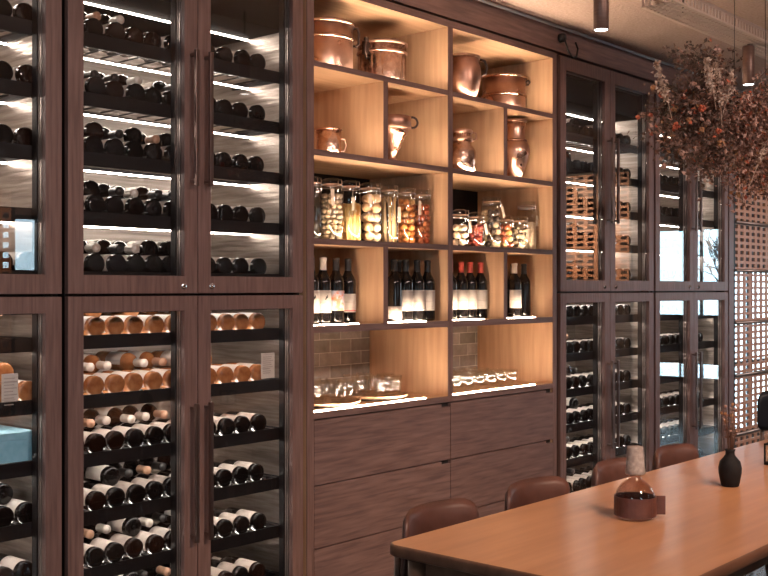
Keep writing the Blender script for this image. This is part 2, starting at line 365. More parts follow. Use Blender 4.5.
# ---------------------------------------------------------------- wine bottles
BP = [(.0001,.006),(.030,.0),(.0368,.004),(.0375,.012),(.0375,.185),(.0355,.200),(.028,.216),(.0195,.230),(.0155,.245),(.0145,.285),(.0158,.288),(.0158,.298),(.0001,.300)]
def bottle_mesh(mb, axis, body_mi, c=(0,0,0), seg=18): return mb.lathe(BP, seg, c, axis, body_mi)
CAPS = [(.0163,.240),(.0153,.284),(.0166,.287),(.0166,.299),(.0001,.3012)]
def label_arc(mb, axis, a0, a1, h0=.028, h1=.125, r=.0379, mi=0, seg=14):
    return mb.lathe([(r-.0004,h0-.0003),(r,h0),(r,h1),(r-.0004,h1+.0003)], seg, (0,0,0), axis, mi, a0, a1)
PROTO = {}
def lying_proto(body, lab, cap, h0=.028, h1=.125):
    k = (body, lab, cap, h0)
    if k not in PROTO:
        d = {}
        for nm, mb, m in (('b', bottle_mesh(MB(), 'y', 0), M[body]), ('l', label_arc(MB(), 'y', radians(-15), radians(195), h0, h1), M[lab]), ('c', MB().lathe(CAPS, 14, (0,0,0), 'y'), M[cap])):
            o = mb.build('wine_bottle' if nm == 'b' else ('label' if nm == 'l' else 'capsule'), m); d[nm] = o.data; bpy.data.objects.remove(o)
        PROTO[k] = d
    return PROTO[k]
def lay_bottle(loc, rz, tilt, roll, kind, label, group):
    d = lying_proto(*kind)
    o = bpy.data.objects.new('wine_bottle', d['b']); C.objects.link(o); o.location = loc
    o.rotation_euler = Matrix.Rotation(rz, 3, 'Z').to_4x4().to_3x3().to_quaternion().to_euler() if False else (Matrix.Rotation(rz,3,'Z') @ Matrix.Rotation(tilt,3,'X') @ Matrix.Rotation(roll,3,'Y')).to_euler()
    tag(o, label, 'wine bottle', group)
    for nm, key in (('label', 'l'), ('capsule', 'c')):
        p = bpy.data.objects.new(nm, d[key]); C.objects.link(p); p.parent = o
    return o
FAR = MB()          # the far cabinet's bottles beyond the 300 that show largest
def far_bottle(loc, rz, roll):
    m = Matrix.Translation(loc) @ Matrix.Rotation(rz, 4, 'Z') @ Matrix.Rotation(roll, 4, 'Y')
    t = MB(); bottle_mesh(t, 'y', 0, seg=10); label_arc(t, 'y', radians(-15), radians(195), mi=1, seg=8); t.lathe(CAPS, 8, (0,0,0), 'y', 2)
    FAR.add([m @ Vector(v) for v in t.v], [], 0); b0 = len(FAR.v)-len(t.v)
    for f, mi in zip(t.f, t.m): FAR.f.append([b0+i for i in f]); FAR.m.append(mi); FAR.sm.append(True)
GRP = ['bottles lying in the cut-off left cabinet', 'bottles lying in the cabinet left of the lit shelves', 'bottles lying in the cabinet right of the lit shelves']
CABN = ['cut-off left cabinet', 'cabinet left of lit shelves', 'cabinet right of lit shelves', 'cabinet beside lattice']
def kind_for(ci, ri, upper_layer):
    """ri: rack index from the top"""
    amber = ri in (6, 7) and ci in (0, 1)
    r = random.random()
    if amber: return ('bottle_amber', 'label', random.choice(['capsule_tan','capsule_white']))
    body = 'bottle_brown' if r < .18 else 'bottle'
    lab = random.choice(['label','label','label','label_grey'])
    return (body, lab, random.choice(['capsule_black','capsule_black','capsule_tan','capsule_white']))
def fill(ci, cols, upper_cols):
    x0 = CABS[ci][0]+.03+.018+.044
    for ri, z in enumerate(reversed(LOW+UPR)):
        if ri == 0: continue
        zc = z+.0165+.0315
        idx = [k for k in cols(ri)]
        for n, k in enumerate(idx):
            kd = kind_for(ci, ri, False)
            lab = f"{'amber' if 'amber' in kd[0] else 'dark'} bottle {ORD[n]} from left, lower row, {ORD[ri-1]} rack from top, {CABN[ci]}"
            lay_bottle((x0+k*.088, .096+random.uniform(-.008,.012), zc), 0, radians(.0), random.uniform(-.5,.5), kd, lab, GRP[ci])
        idx2 = [k for k in upper_cols(ri)]
        for n, k in enumerate(idx2):
            kd = kind_for(ci, ri, True); fwd = (random.random() < (.80 if ci == 1 else .6))
            xx = x0+k*.088+.044
            lab = f"{'amber' if 'amber' in kd[0] else 'dark'} bottle {ORD[n]} from left, upper row, {ORD[ri-1]} rack from top, {CABN[ci]}"
            if fwd: lay_bottle((xx, (.455 if ri < 6 else .51)+random.uniform(-.02,.02), zc+.0612), pi+random.uniform(-.004,.004), 0, random.uniform(-.4,.4), kd+(.085, .185), lab, GRP[ci])
            else: lay_bottle((xx, .17+random.uniform(-.01,.03), zc+.0615), random.uniform(-.004,.004), 0, random.uniform(-.4,.4), kd, lab, GRP[ci])
DENS = {1:(0,1,2), 2:(0,1,2,3,5), 3:(0,1,2,3,4,5,7), 4:(0,1,2,3,4,5,6), 5:(0,1,2,3,4,5,6), 6:(0,1,2,3,4,5,6,7), 7:(0,1,2,4,5,6,7), 8:(0,1,2,3,4,5), 9:(0,2,3,4,5,6,7), 10:(0,1,2,3,4,5,6,7), 11:(0,1,2,3,4,5,6,7)}
fill(1, lambda r: range(0, 11), lambda r: DENS[r])
fill(0, lambda r: (9, 10, 11) if r in (1,2,3,5,7,9,10,11) else (), lambda r: (9, 10) if r in (6,7,9,11) else ())
fill(2, lambda r: range(0, 6), lambda r: [k for k in range(0, 5) if (k*7+r*3) % 5 < 3])
x0 = CABS[2][0]+.092
for ri, z in enumerate(reversed(LOW+UPR)):
    if ri == 0: continue
    zc = z+.048
    for k in range(6, 11): far_bottle((x0+k*.088, .095, zc), 0, random.uniform(-.5,.5))
    x3 = CABS[3][0]+.092
    for k in range(0, 10): far_bottle((x3+k*.088, .095, zc), 0, random.uniform(-.5,.5))
    for k in range(0, 5):
        if random.random() < .6: far_bottle((x3+k*.088+.044, .53, zc+.0612), pi, random.uniform(-.5,.5))
fo = FAR.build('wine_bottles', [M['bottle'], M['label'], M['capsule_black']])
tag(fo, 'remaining dark wine bottles lying on the racks of the two right-hand cabinets', 'wine bottles'); fo['kind'] = 'stuff'
# price cards in the racks, and a blue glass reflection modelled as a box
def card(x, y, z0, z1, wdt, label):
    o = thing('price_card', (x, y, z0), label, 'card')
    MB().box(x-wdt/2, x+wdt/2, y, y+.002, z0, z1).build('sheet', M['label'], o)
    t = MB(); n = 9
    for i in range(n):
        zz = z1-.016-i*(z1-z0-.03)/n
        t.box(x-wdt/2+.008, x-wdt/2+.008+wdt*random.uniform(.5,.8), y-.0012, y-.0002, zz-.0018, zz+.0018)
    t.build('print', M['label_grey'], o)
card(X(268, .083), .083, 1.070, 1.176, .075, 'white printed card hanging before the seventh rack, cabinet left of lit shelves')
card(X(10, .083), .083, 1.03, 1.16, .06, 'narrow pale card hanging before the seventh rack, cut-off left cabinet')
bb = thing('reflection_box', (1.90, .2, .845), 'pale blue reflection in the cut-off left cabinet glass, modelled as a box', 'box')
MB().box(1.755, 1.985, .100, .36, .8545, .930).build('reflection_body', M['blue_reflection'], bb, .002)
MB().box(1.752, 1.988, .097, .363, .930, .956).build('lid', M['blue_reflection'], bb, .002)  # upper part of the modelled reflection

# ---------------------------------------------------------------- lit shelving unit
SX0, SX1, SD = 3.200, 5.196, .525
BL0, BL1, BR0, BR1 = 3.248, 4.188, 4.224, 5.149
ROWS = [(2.43, 2.746), (2.048, 2.406), (1.664, 2.023), (1.287, 1.639), (.913, 1.257)]     # floor, ceiling of rows 1..5
shelf = thing('shelving_unit', ((SX0+SX1)/2, 0, 0), 'brown wooden wall unit with warmly lit oak compartments above plain drawers', 'shelving unit')
def board(name, x0, x1, z0, z1, oak, y0=0.0, y1=SD):
    b = MB().box(x0, x1, y0+.004, y1, z0, z1, 0).box(x0, x1, y0, y0+.004, z0, z1, 1)
    return b.build(name, [M[oak], M['wood_v'] if oak == 'oak_v' else M['wood_h']], shelf)
board('side_panel', SX0+.006, BL0, .055, 2.78, 'oak_v'); board('side_panel', BR1, SX1-.008, .055, 2.78, 'oak_v')
board('top_panel', BL0, BR1, 2.746, 2.78, 'oak_h')
board('divider', BL1, BR0, .885, 2.746, 'oak_v')
for x0_, x1_ in ((BL0, BL1), (BR0, BR1)):
    for za, zb in ((2.406,2.43),(2.023,2.048),(1.639,1.664),(1.257,1.287),(.885,.913)):
        board('shelf', x0_, x1_, za, zb, 'oak_h')
HD = [(3.706, 3.735), (4.673, 4.701)]
for (a, b_) in HD:
    for r in (1, 3): board('half_divider', a, b_, ROWS[r][0], ROWS[r][1], 'oak_v', .002)
MB().box(BL0, BR1, SD, SD+.012, .885, 1.27).build('tiled_back', M['tile'], shelf)
MB().box(BL0, BR1, SD, SD+.012, 1.27, 2.035).build('dark_back', M['black'], shelf)
MB().box(BL0, BR1, SD, SD+.012, 2.035, 2.76).build('oak_back', M['oak_h'], shelf)
for x0_, x1_ in ((SX0+.05, 4.2035), (4.2085, 5.147)):
    for za, zb in ((.6, .878), (.327, .595), (.06, .322)):
        MB().box(x0_, x1_, -.001, .02, za, zb-.016).box(x0_, x1_-.07, -.001, .02, zb-.0159, zb).build('drawer', M['wood_h'], shelf, .0012)
MB().box(BL0, BR1, .02, .06, .055, .885).build('drawer_carcass', M['gap'], shelf)
def led(x0, x1, z, h, d=.022):
    MB().box(x0, x1, d, d+.012, z-.004, z+h).build('led_strip', M['led_warm'], shelf)
for r, (zf, zc) in enumerate(ROWS):
    cells = [(BL0, HD[0][0]), (HD[0][1], BL1), (BR0, HD[1][0]), (HD[1][1], BR1)] if r in (1, 3) else [(BL0, BL1), (BR0, BR1)]
    for (a, b_) in cells:
        led(a+.03, b_-(.15 if r > 1 else .10), zf, .0035 if r > 2 else .0008)

# ---------------------------------------------------------------- copperware
def vessel(name, px, d, zf, prof, label, cat, m='copper', seg=40, rib=None, extra=None, sr=1.0, sh=1.0):
    prof = [(r*sr if r > .001 else r, h*sh) for r, h in prof]; x = X(px, d); o = thing(name, (x, d, zf), label, cat, 'copperware on the top shelves')
    MB().lathe(prof, seg, (x, d, zf), rib=rib).build('bowl', M[m], o)
    if extra: extra(o, x, d, zf)
    return o
def wall_of(outer, t=.004):
    """closed profile: outer wall from the base up, lip, inner wall back down"""
    inner = [(max(.001, r-t), h+(t if i == 0 else 0)) for i, (r, h) in enumerate(outer)]
    return [(.0001, outer[0][1])]+outer+inner[::-1]+[(.0001, inner[0][1])]
def ring_handle(cx, cy, cz, rad, thick, n, name, m, o):
    n = Vector(n).normalized(); u = n.cross(Vector((0,0,1))).normalized() if abs(n.z) < .9 else Vector((1,0,0)); v = n.cross(u)
    pts = [Vector((cx,cy,cz))+(u*cos(2*pi*k/16)+v*sin(2*pi*k/16))*rad for k in range(17)]
    MB().tube(pts, thick, 8, caps=False).build(name, M[m], o)
Z1, Z2 = 2.4305, 2.0485
def x1(o, x, d, z):
    MB().lathe([(.128,.150),(.134,.153),(.134,.160),(.128,.163)], 40, (x,d,z)).lathe([(.128,.218),(.136,.221),(.137,.231),(.132,.235),(.126,.231)], 40, (x,d,z)).build('rim_band', M['copper_hammered'], o)
    hx, hy = x+.118, d-.068
    MB().tube([(hx,hy,z+.222),(hx+.016,hy-.010,z+.226),(hx+.022,hy-.014,z+.205),(hx+.022,hy-.014,z+.15),(hx+.012,hy-.007,z+.138),(hx,hy,z+.142)], .006, 8).build('handle', M['iron'], o)
vessel('copper_pot', 325, .19, Z1, wall_of([(.112,.0),(.124,.004),(.128,.02),(.128,.228)]), 'large copper pot with raised middle band, far left of the top shelf', 'copper pot', extra=x1)
def x2(o, x, d, z):
    MB().lathe([(.118,.150),(.124,.153),(.124,.163),(.118,.167)], 48, (x,d,z)).lathe([(.118,.193),(.126,.196),(.126,.206),(.118,.210)], 48, (x,d,z)).build('rim_band', M['copper'], o)
    hx, hy = x-.125, d-.012; z += .032
    b = MB().tube([(hx+.02,hy,z+.165),(hx-.015,hy-.012,z+.175),(hx-.032,hy-.02,z+.150),(hx-.030,hy-.02,z+.100),(hx-.01,hy-.008,z+.085),(hx+.01,hy,z+.095)], .007, 8)
    b.ball((hx-.02,hy-.016,z+.172), .013).box(hx-.022,hx+.02,hy-.012,hy+.01,z+.105,z+.165); b.build('handle', M['iron'], o)
vessel('copper_pot', 382, .19, Z1, wall_of([(.110,.0),(.118,.004),(.119,.02),(.119,.205)]), 'copper pot with vertical flutes, second from left on the top shelf', 'copper pot', 'copper_hammered', 144,
       rib=lambda a, h: 1.0 if h > .150 or h < .004 else 1-.05*(1-abs(sin(a*9)))**2, extra=x2)
def x3(o, x, d, z):
    MB().lathe([(.089,.216),(.097,.219),(.096,.226),(.089,.228)], 40, (x,d,z)).build('rim_band', M['copper_dark'], o)
    MB().tube([(x+.064,d-.068,z+.212),(x+.082,d-.086,z+.206),(x+.090,d-.094,z+.175),(x+.086,d-.090,z+.140),(x+.070,d-.073,z+.128)], .007, 8).build('handle', M['iron'], o)
vessel('copper_cauldron', 462, .12, Z1, wall_of([(.054,.0),(.070,.006),(.088,.055),(.100,.12),(.098,.165),(.086,.195),(.090,.225)]), 'dark copper cauldron with tapered belly, left in the top right compartment', 'copper pot', 'copper_dark', extra=x3)
def x4(o, x, d, z):
    MB().lathe([(.122,.098),(.129,.101),(.129,.112),(.122,.115)], 40, (x,d,z)).lathe([(.122,.203),(.131,.206),(.131,.216),(.124,.219)], 40, (x,d,z)).build('rim_band', M['copper_hammered'], o)
    hx, hy = x+.105, d-.075
    MB().box(hx-.012,hx+.016,hy-.014,hy+.012,z+.178,z+.202).ball((hx+.012,hy-.01,z+.196), .014).build('handle', M['iron'], o)
vessel('copper_pot', 504, .24, Z1, wall_of([(.105,.0),(.118,.004),(.122,.02),(.122,.212)]), 'broad copper pot with two raised bands, right end of the top shelf', 'copper pot', extra=x4)
def x5(o, x, d, z):
    MB().tube([(x+.048,d-.02,z+.09),(x+.075,d-.03,z+.088),(x+.082,d-.033,z+.06),(x+.074,d-.03,z+.034),(x+.048,d-.02,z+.03)], .004, 8).build('handle', M['copper'], o)
    MB().lathe([(.058,.122),(.062,.124),(.062,.129),(.057,.131)], 32, (x,d,z)).build('rim_band', M['copper'], o)
vessel('copper_mug', 328.5, .17, Z2, wall_of([(.056,.0),(.059,.004),(.059,.128)]), 'small pale copper mug in the second row, left compartment', 'mug', 'copper_hammered', extra=x5)
def x6(o, x, d, z):
    ring_handle(x+.090, d-.055, z+.212, .026, .006, (-.55,-.83,0), 'ring_handle', 'iron', o)
    MB().lathe([(.087,.172),(.094,.176),(.094,.231),(.090,.236),(.085,.228),(.085,.174)], 40, (x,d,z)).build('rim_band', M['copper_dark'], o)
vessel('copper_chalice', 392, .15, Z2, [(.0001,0),(.055,0),(.052,.008),(.022,.018),(.018,.03),(.026,.045),(.034,.06),(.040,.062),(.046,.085),(.055,.088),(.060,.105),(.070,.108),(.084,.135),(.084,.165),(.080,.165),(.078,.135),(.02,.06),(.0001,.055)],
       'stepped copper chalice with a ring handle, second row of the lit shelves', 'chalice', extra=x6, sr=1.05, sh=1.34)
def x7(o, x, d, z):
    MB().lathe([(r*1.2, h*1.24) for r, h in ((.046,.132),(.052,.136),(.052,.146),(.046,.150),(.046,.166),(.052,.169),(.052,.178),(.046,.182))], 36, (x,d,z)).build('neck_ring', M['copper'], o)
    MB().tube([(x+.052,d-.03,z+.218),(x+.076,d-.04,z+.213),(x+.078,d-.042,z+.186),(x+.055,d-.03,z+.171)], .004, 8).build('handle', M['copper_dark'], o)
vessel('copper_canister', 461, .12, Z2, wall_of([(.058,.0),(.064,.005),(.064,.092),(.055,.108),(.046,.118),(.046,.18)]), 'hammered copper canister with ringed neck, second row, left of a tall copper vase', 'canister', 'copper_hammered', extra=x7, sr=1.2, sh=1.24)
def x8(o, x, d, z):
    MB().lathe([(r*1.12, h*1.13) for r, h in ((.058,.285),(.066,.290),(.066,.300),(.058,.304))], 36, (x,d,z)).lathe([(r*1.12, h*1.13) for r, h in ((.060,.19),(.065,.193),(.065,.20),(.060,.203))], 36, (x,d,z)).build('rim_band', M['copper_dark'], o)
vessel('copper_vase', 514, .14, Z2, wall_of([(.034,.0),(.038,.006),(.052,.05),(.072,.11),(.080,.145),(.074,.175),(.060,.195),(.054,.22),(.053,.25),(.060,.30)]), 'tall copper vase with bellied body, second row, far right compartment', 'vase', extra=x8, sr=1.12, sh=1.13)

# ---------------------------------------------------------------- preserving jars
Z3 = 1.6645
def jar(px0, px1, h, d, label, content, wide=1.0, tags=(), strung=False):
    px = (px0+px1)/2; x = X(px, d); r = R(px0, px1, d)*wide*1.10; z = Z3
    x = min(x, (BL1 if px < 450 else BR1)-r-.003); x = max(x, (BL0 if px < 450 else BR0)+r+.003)
    o = thing('preserving_jar', (x, d, z), label, 'jar', 'glass jars on the middle shelf')
    hb = h-.034
    MB().lathe([(.0001,.001),(r*.9,.001),(r,.008),(r,hb-.03),(r*.86,hb-.008),(r*.84,hb)], 28, (x,d,z)).build('glass_body', M['jar_glass'], o)
    MB().lathe([(r*.80,hb+.001),(r*.88,hb+.001),(r*.88,hb+.006),(r*.80,hb+.006)], 28, (x,d,z)).build('seal', M['capsule_tan'], o)
    MB().lathe([(r*.88,hb+.007),(r*.92,hb+.012),(r*.92,hb+.022),(r*.80,hb+.026),(r*.55,hb+.032),(.0001,hb+.034)], 28, (x,d,z)).build('lid', M['jar_glass'], o)
    cl = MB().lathe([(r*.9,hb-.012),(r*.93,hb-.010),(r*.9,hb-.008)], 28, (x,d,z)).tube([(x-.012,d-r*.9,z+hb-.03),(x-.012,d-r*.96,z+hb+.0),(x-.010,d-r*.94,z+hb+.026),(x+.010,d-r*.94,z+hb+.026),(x+.012,d-r*.96,z+hb+.0),(x+.012,d-r*.9,z+hb-.03)], .0018, 6)
    cl.build('wire_clasp', M['chrome'], o)
    ri = r*.95; b = MB(); rnd = random.Random(int(px0*10)); mats = []
    if content[0] == 'balls':
        _, rb, mats, top = content; zz = rb+.004
        while zz < hb*top:
            n = max(3, int(2*pi*(ri-rb)/(2.05*rb))); a0 = rnd.uniform(0, 6)
            for k in range(n):
                a = a0+2*pi*k/n; b.ball((x+(ri-rb)*cos(a), d+(ri-rb)*sin(a), z+zz+rnd.uniform(-.1,.1)*rb), rb*rnd.uniform(.9,1.02), 10, rnd.randrange(len(mats)), (1,1,rnd.uniform(.85,1)))
            if ri-rb > 2*rb: b.ball((x, d, z+zz), rb*1.2, 8, 0)
            zz += rb*1.72
    elif content[0] == 'sticks':
        _, rb, mats, top = content
        for k in range(90):
            a = rnd.uniform(0, 2*pi); q = ri*sqrt(rnd.uniform(.3,1))*.95; a2 = a+rnd.uniform(-.3,.3)
            b.tube([(x+q*cos(a), d+q*sin(a), z+.006), (x+q*cos(a2)*.98, d+q*sin(a2)*.98, z+hb*top*rnd.uniform(.85,1))], rb, 6, rnd.randrange(len(mats)))
    elif content[0] == 'chips':
        _, rb, mats, top = content
        for k in range(150):
            a = rnd.uniform(0, 2*pi); q = (ri-rb)*sqrt(rnd.uniform(.45,1)); zz = rnd.uniform(rb, hb*top)
            p = Vector((x+q*cos(a), d+q*sin(a), z+zz)); t = Vector((rnd.uniform(-1,1), rnd.uniform(-1,1), rnd.uniform(-1,1))).normalized()*rb
            b.tube([p-t, p+t*.2, p+t], [rb*.25, rb*.42, rb*.15], 6, rnd.randrange(len(mats)))
    elif content[0] == 'liquid':
        _, rb, mats, top = content
        b.lathe([(.0001,.004),(ri*.96,.005),(ri*.985,.012),(ri*.985,hb*top),(.0001,hb*top)], 24, (x,d,z))
    b.build('contents', mats, o)
    for (ox, oz, hh, tilt) in tags:
        tx, tz = x+ox*r, z+hb-oz; y = d-sqrt(max(0, r*r-(ox*r)**2))-.004
        t = MB(); w2 = .011; ca, sa = cos(tilt), sin(tilt)
        q = [(-w2,0),(w2,0),(w2,-hh),(-w2,-hh)]
        vs = [(tx+a*ca-b2*sa, y+yy, tz+a*sa+b2*ca) for yy in (0, .0012) for a, b2 in q]
        t.add(vs, [(0,3,2,1),(4,5,6,7),(0,1,5,4),(1,2,6,5),(2,3,7,6),(3,0,4,7)])
        tg = t.build('tag', M['card'], o)
        MB().tube([(tx,y,tz),(tx-.004,y,tz+.015),(x+ox*r*.6,y+.006,z+hb-.004)], .0008, 5).build('string', M['string'], tg)
    return o
c_tan = mat('chickpea', (.50,.36,.22), .6); c_grey = mat('grey_bean', (.30,.22,.15), .6); c_or = mat('orange_pasta', (.62,.30,.08), .5); c_ye = mat('yellow_pasta', (.66,.42,.16), .5)
c_cr = mat('cream_garlic', (.74,.56,.38), .5); c_cr2 = mat('pale_onion_skin', (.70,.44,.24), .5); c_dk = mat('dark_lentil', (.06,.035,.025), .5); c_apr = mat('dried_apricot', (.58,.20,.05), .5)
c_apr2 = mat('orange_peel', (.62,.33,.14), .5); c_red = mat('red_hazelnut', (.36,.08,.03), .4); c_red2 = mat('red_berry', (.42,.13,.05), .4); c_chili = mat('red_chilli', (.24,.02,.018), .4); c_pale = mat('pale_pasta', (.74,.58,.42), .6); c_oil = mat('dark_oil', (.02,.014,.010), .15)
jar(309, 321, .285, .13, 'jar of dark oil half hidden by the upright, far left of the jar shelf', ('liquid', 0, [c_oil], .9))
jar(321.5, 342.5, .285, .13, 'tall jar of grey chickpeas with two tags, second on the jar shelf', ('balls', .0135, [c_tan, c_grey, c_grey], .86), tags=((-.72,.02,.075,.05),))
jar(341.5, 360, .285, .13, 'tall jar of golden orange pasta with tag on its left', ('sticks', .006, [c_or, c_ye], .72), tags=((-.6,.05,.06,.08),))
jar(360, 381, .285, .13, 'tall jar of large cream coloured bulbs, middle of the left jar shelf', ('balls', .026, [c_cr, c_cr2], .90), tags=((-.8,.03,.06,.08),))
jar(381, 398, .285, .13, 'tall jar of dark and straw coloured sticks with square tag', ('sticks', .003, [c_dk, c_ye, c_tan], .9), tags=((.5,.075,.075,0),))
jar(397, 415, .282, .13, 'tall jar of orange dried fruit left of the red berry jar', ('balls', .018, [c_apr, c_apr2, c_apr], .85))
jar(414, 433.5, .28, .13, 'tall jar of round red-brown berries with string tag, right end of left jar shelf', ('balls', .0165, [c_red, c_red2], .86), tags=((-.85,.03,.07,0),))
jar(452, 468.5, .196, .12, 'short jar of cream garlic cloves, left end of the right jar shelf', ('balls', .021, [c_cr, c_pale], .80), tags=((.5,.03,.06,.1),))
jar(468, 484, .19, .12, 'short jar of small red chillies with a slanting tag', ('chips', .02, [c_chili, c_red, c_chili], .72), tags=((.45,.03,.06,.25),))
jar(482, 500.5, .285, .15, 'tall dark jar of herbs over tan pieces, middle of the right jar shelf', ('balls', .02, [c_tan, c_dk, c_dk], .82), tags=((.55,.02,.065,.35),))
jar(499, 513, .188, .12, 'short jar of orange and red pieces beside the tall dark herb jar', ('balls', .019, [c_apr2, c_red, c_or], .84))
jar(512, 527, .19, .12, 'short jar of mixed brown and cream pieces, with tag, before the tall pasta jar', ('chips', .026, [c_tan, c_cr, c_dk], .75), tags=((.6,.04,.06,-.15),))
jar(526.5, 547, .28, .14, 'tall jar of pale flat pasta sheets, right end of right jar shelf', ('sticks', .006, [c_pale, c_cr], .66), .88, tags=((.5,.05,.06,0),))

# ---------------------------------------------------------------- bottles standing in the fourth row
Z4 = 1.2875
def stand_bottle(px, d, label, body='bottle', lab='label_stand', cap='capsule_black', lz=(.052,.152), red=False, emblem=False, yaw=0.0):
    p = Vector((X(px, d), d, Z4))
    lo = [c for c in (BL0, HD[0][1], BR0, HD[1][1]) if c-.03 < p.x][-1]; p.x = max(p.x, lo+.041)
    o = thing('wine_bottle', p, label, 'wine bottle', 'bottles standing in the fourth row')
    bottle_mesh(MB(), 'z', 0, p, 24).build('glass_body', M[body], o)
    MB().lathe(CAPS, 16, p).build('capsule', M[cap], o)
    if lab:
        a = radians(250)+yaw
        l = MB().lathe([(.0376,lz[0]-.0003),(.0379,lz[0]),(.0379,lz[1]),(.0376,lz[1]+.0003)], 20, p, 'z', 0, a-1.45, a+1.45).build('label', M[lab], o)
        if red: MB().lathe([(.0381,lz[0]+.006),(.0381,lz[0]+.010)], 16, p, 'z', 0, a-1.4, a+1.4).build('red_stripe', M['red_ink'], l)
        if emblem:
            e = MB()
            for (da, h0, h1, wa) in ((0,.085,.095,.10),(.12,.088,.100,.06),(-.10,.080,.086,.08)): e.lathe([(.0381,h0+.03),(.0381,h1+.03)], 4, p, 'z', 0, a+da-wa, a+da+wa)
            e.build('emblem', M['black_ink'], l)
    return o
stand_bottle(311, .12, 'white-labelled bottle mostly hidden by the upright, first in the bottle row', emblem=True)
stand_bottle(323, .12, 'bottle with white label and red stripe, left compartment of the bottle row', cap='capsule_white', red=True, emblem=True)
stand_bottle(336, .13, 'bottle with colourful painted label, left compartment of the bottle row', lab='label_art', lz=(.06,.15))
stand_bottle(348, .16, 'slim white-labelled bottle right of the painted-label bottle', lz=(.05,.135), red=True)
stand_bottle(394, .08, 'bottle with low-set white label, front of the second bottle compartment', lz=(.015,.075))
stand_bottle(398.5, .17, 'dark bottle standing behind the low-labelled one, second bottle compartment', lab=None)
stand_bottle(405.5, .08, 'bottle with tall white label, middle of the second bottle compartment')
stand_bottle(417, .08, 'white-labelled bottle second from right in the second bottle compartment', cap='capsule_black')
stand_bottle(427.5, .08, 'rightmost white-labelled bottle of the second bottle compartment')
stand_bottle(450, .12, 'red-capped bottle half hidden by the central divider', cap='capsule_red')
stand_bottle(461, .12, 'red-capped bottle second in the third bottle compartment', cap='capsule_red')
stand_bottle(470, .12, 'red-capped bottle third in the third bottle compartment', cap='capsule_red')
stand_bottle(480.5, .12, 'red-capped bottle at the right of the third bottle compartment, set apart', cap='capsule_red')
stand_bottle(514.5, .10, 'white-labelled bottle with pale neck in the far right bottle compartment', cap='capsule_white')
stand_bottle(524, .13, 'dark bottle without label in the far right bottle compartment', lab=None)
stand_bottle(513, .24, 'dark bottle behind the pale-necked one, far right bottle compartment', lab=None)

# ---------------------------------------------------------------- trays and glasses in the bottom row
Z5 = .9135
def tray(x, y, r, label):
    o = thing('round_tray', (x, y, Z5), label, 'tray', 'round serving trays')
    MB().lathe([(.0001,0),(r*.82,0),(r*.86,.004),(r*.93,.010),(.0001,.010)], 48, (x,y,Z5)).build('underside', M['tray_dark'], o)
    MB().lathe([(.0001,.0105),(r*.93,.0105),(r*.975,.014),(r,.021),(r*.985,.024),(r*.95,.018),(r*.92,.0145),(.0001,.0145)], 48, (x,y,Z5)).build('top', M['tray_wood'], o)
    return o
tray(3.50, .212, .19, 'round wooden tray of tumblers at the left of the bottom shelf')
tray(3.875, .225, .175, 'round wooden tray of tumblers right of the first tray')
tp = MB().lathe([(.0001,.0005),(.028,.0005),(.031,.004),(.0385,.055),(.0395,.098),(.0385,.0985),(.0372,.056),(.0295,.008),(.0001,.008)], 24).build('tumbler', M['tumbler']); tme = tp.data; bpy.data.objects.remove(tp)
def cup(name, me, loc, label, cat, group):
    o = bpy.data.objects.new(name, me); C.objects.link(o); o.location = loc; o.rotation_euler = (0,0,random.uniform(0,6))
    return tag(o, label, cat, group)
ring = lambda n, r, a: [(0.0, 0.0)]+[(r*cos(a+2*pi*k/n), r*sin(a+2*pi*k/n)) for k in range(n)]
for tn, (cx, cy, pts) in enumerate(((3.50, .212, ring(7, .116, .2)), (3.875, .225, ring(6, .104, .1)))):
    pts = sorted(pts, key=lambda p: p[0])
    for n, (dx, dy) in enumerate(pts):
        cup('tumbler', tme, (cx+dx, cy+dy, Z5+.0146), f"clear glass tumbler {ORD[n]} from left on the {'left' if tn == 0 else 'right'} round tray", 'glass', 'tumblers on the round trays')
gp = MB().lathe([(.0001,.0005),(.018,.001),(.034,.012),(.045,.035),(.048,.055),(.046,.084),(.0448,.0844),(.0466,.055),(.0436,.036),(.033,.015),(.017,.0045),(.0001,.004)], 24).build('wine_glass', M['tumbler']); gme = gp.data; bpy.data.objects.remove(gp)
for row, y in enumerate((.13, .235, .34, .44)):
    for n in range(7):
        cup('stemless_glass', gme, (4.285+n*.103+row*.012, y, Z5), f"rounded stemless glass {ORD[n]} from left, {ORD[row]} row from the front, bottom right shelf", 'glass', 'stemless glasses on the bottom shelf')

# ---------------------------------------------------------------- dining table and what stands on it
TX0, TX1, TY0, TY1, TZ = 2.200, 5.02, -2.12, -1.32, .75
def rounded_slab(x0, x1, y0, y1, z0, z1, r, lip, mi_top=0, mi_side=1):
    pts = []
    for cx, cy, a in ((x1-r,y1-r,0),(x0+r,y1-r,pi/2),(x0+r,y0+r,pi),(x1-r,y0+r,3*pi/2)):
        for k in range(9): pts.append((cx+r*cos(a+k*pi/16), cy+r*sin(a+k*pi/16), cx, cy))
    def loop(ins, z):
        return [(cx+(x-cx)*(1-ins/r), cy+(y-cy)*(1-ins/r), z) if True else None for x, y, cx, cy in pts]
    lay = [(lip*1.4, z0), (0.0, z0+lip*.8), (0.0, z1-lip), (lip*.3, z1-lip*.3), (lip, z1)]
    b = MB(); n = len(pts); vs = []
    for ins, z in lay: vs += loop(ins, z)
    b.add(vs, [(i*n+k, i*n+(k+1)%n, (i+1)*n+(k+1)%n, (i+1)*n+k) for i in range(len(lay)-1) for k in range(n)], mi_side, True)
    b.f.append([len(vs)-n+k for k in range(n)]); b.m.append(mi_top); b.sm.append(False)
    b.f.append([n-1-k for k in range(n)]); b.m.append(mi_side); b.sm.append(False)
    return b
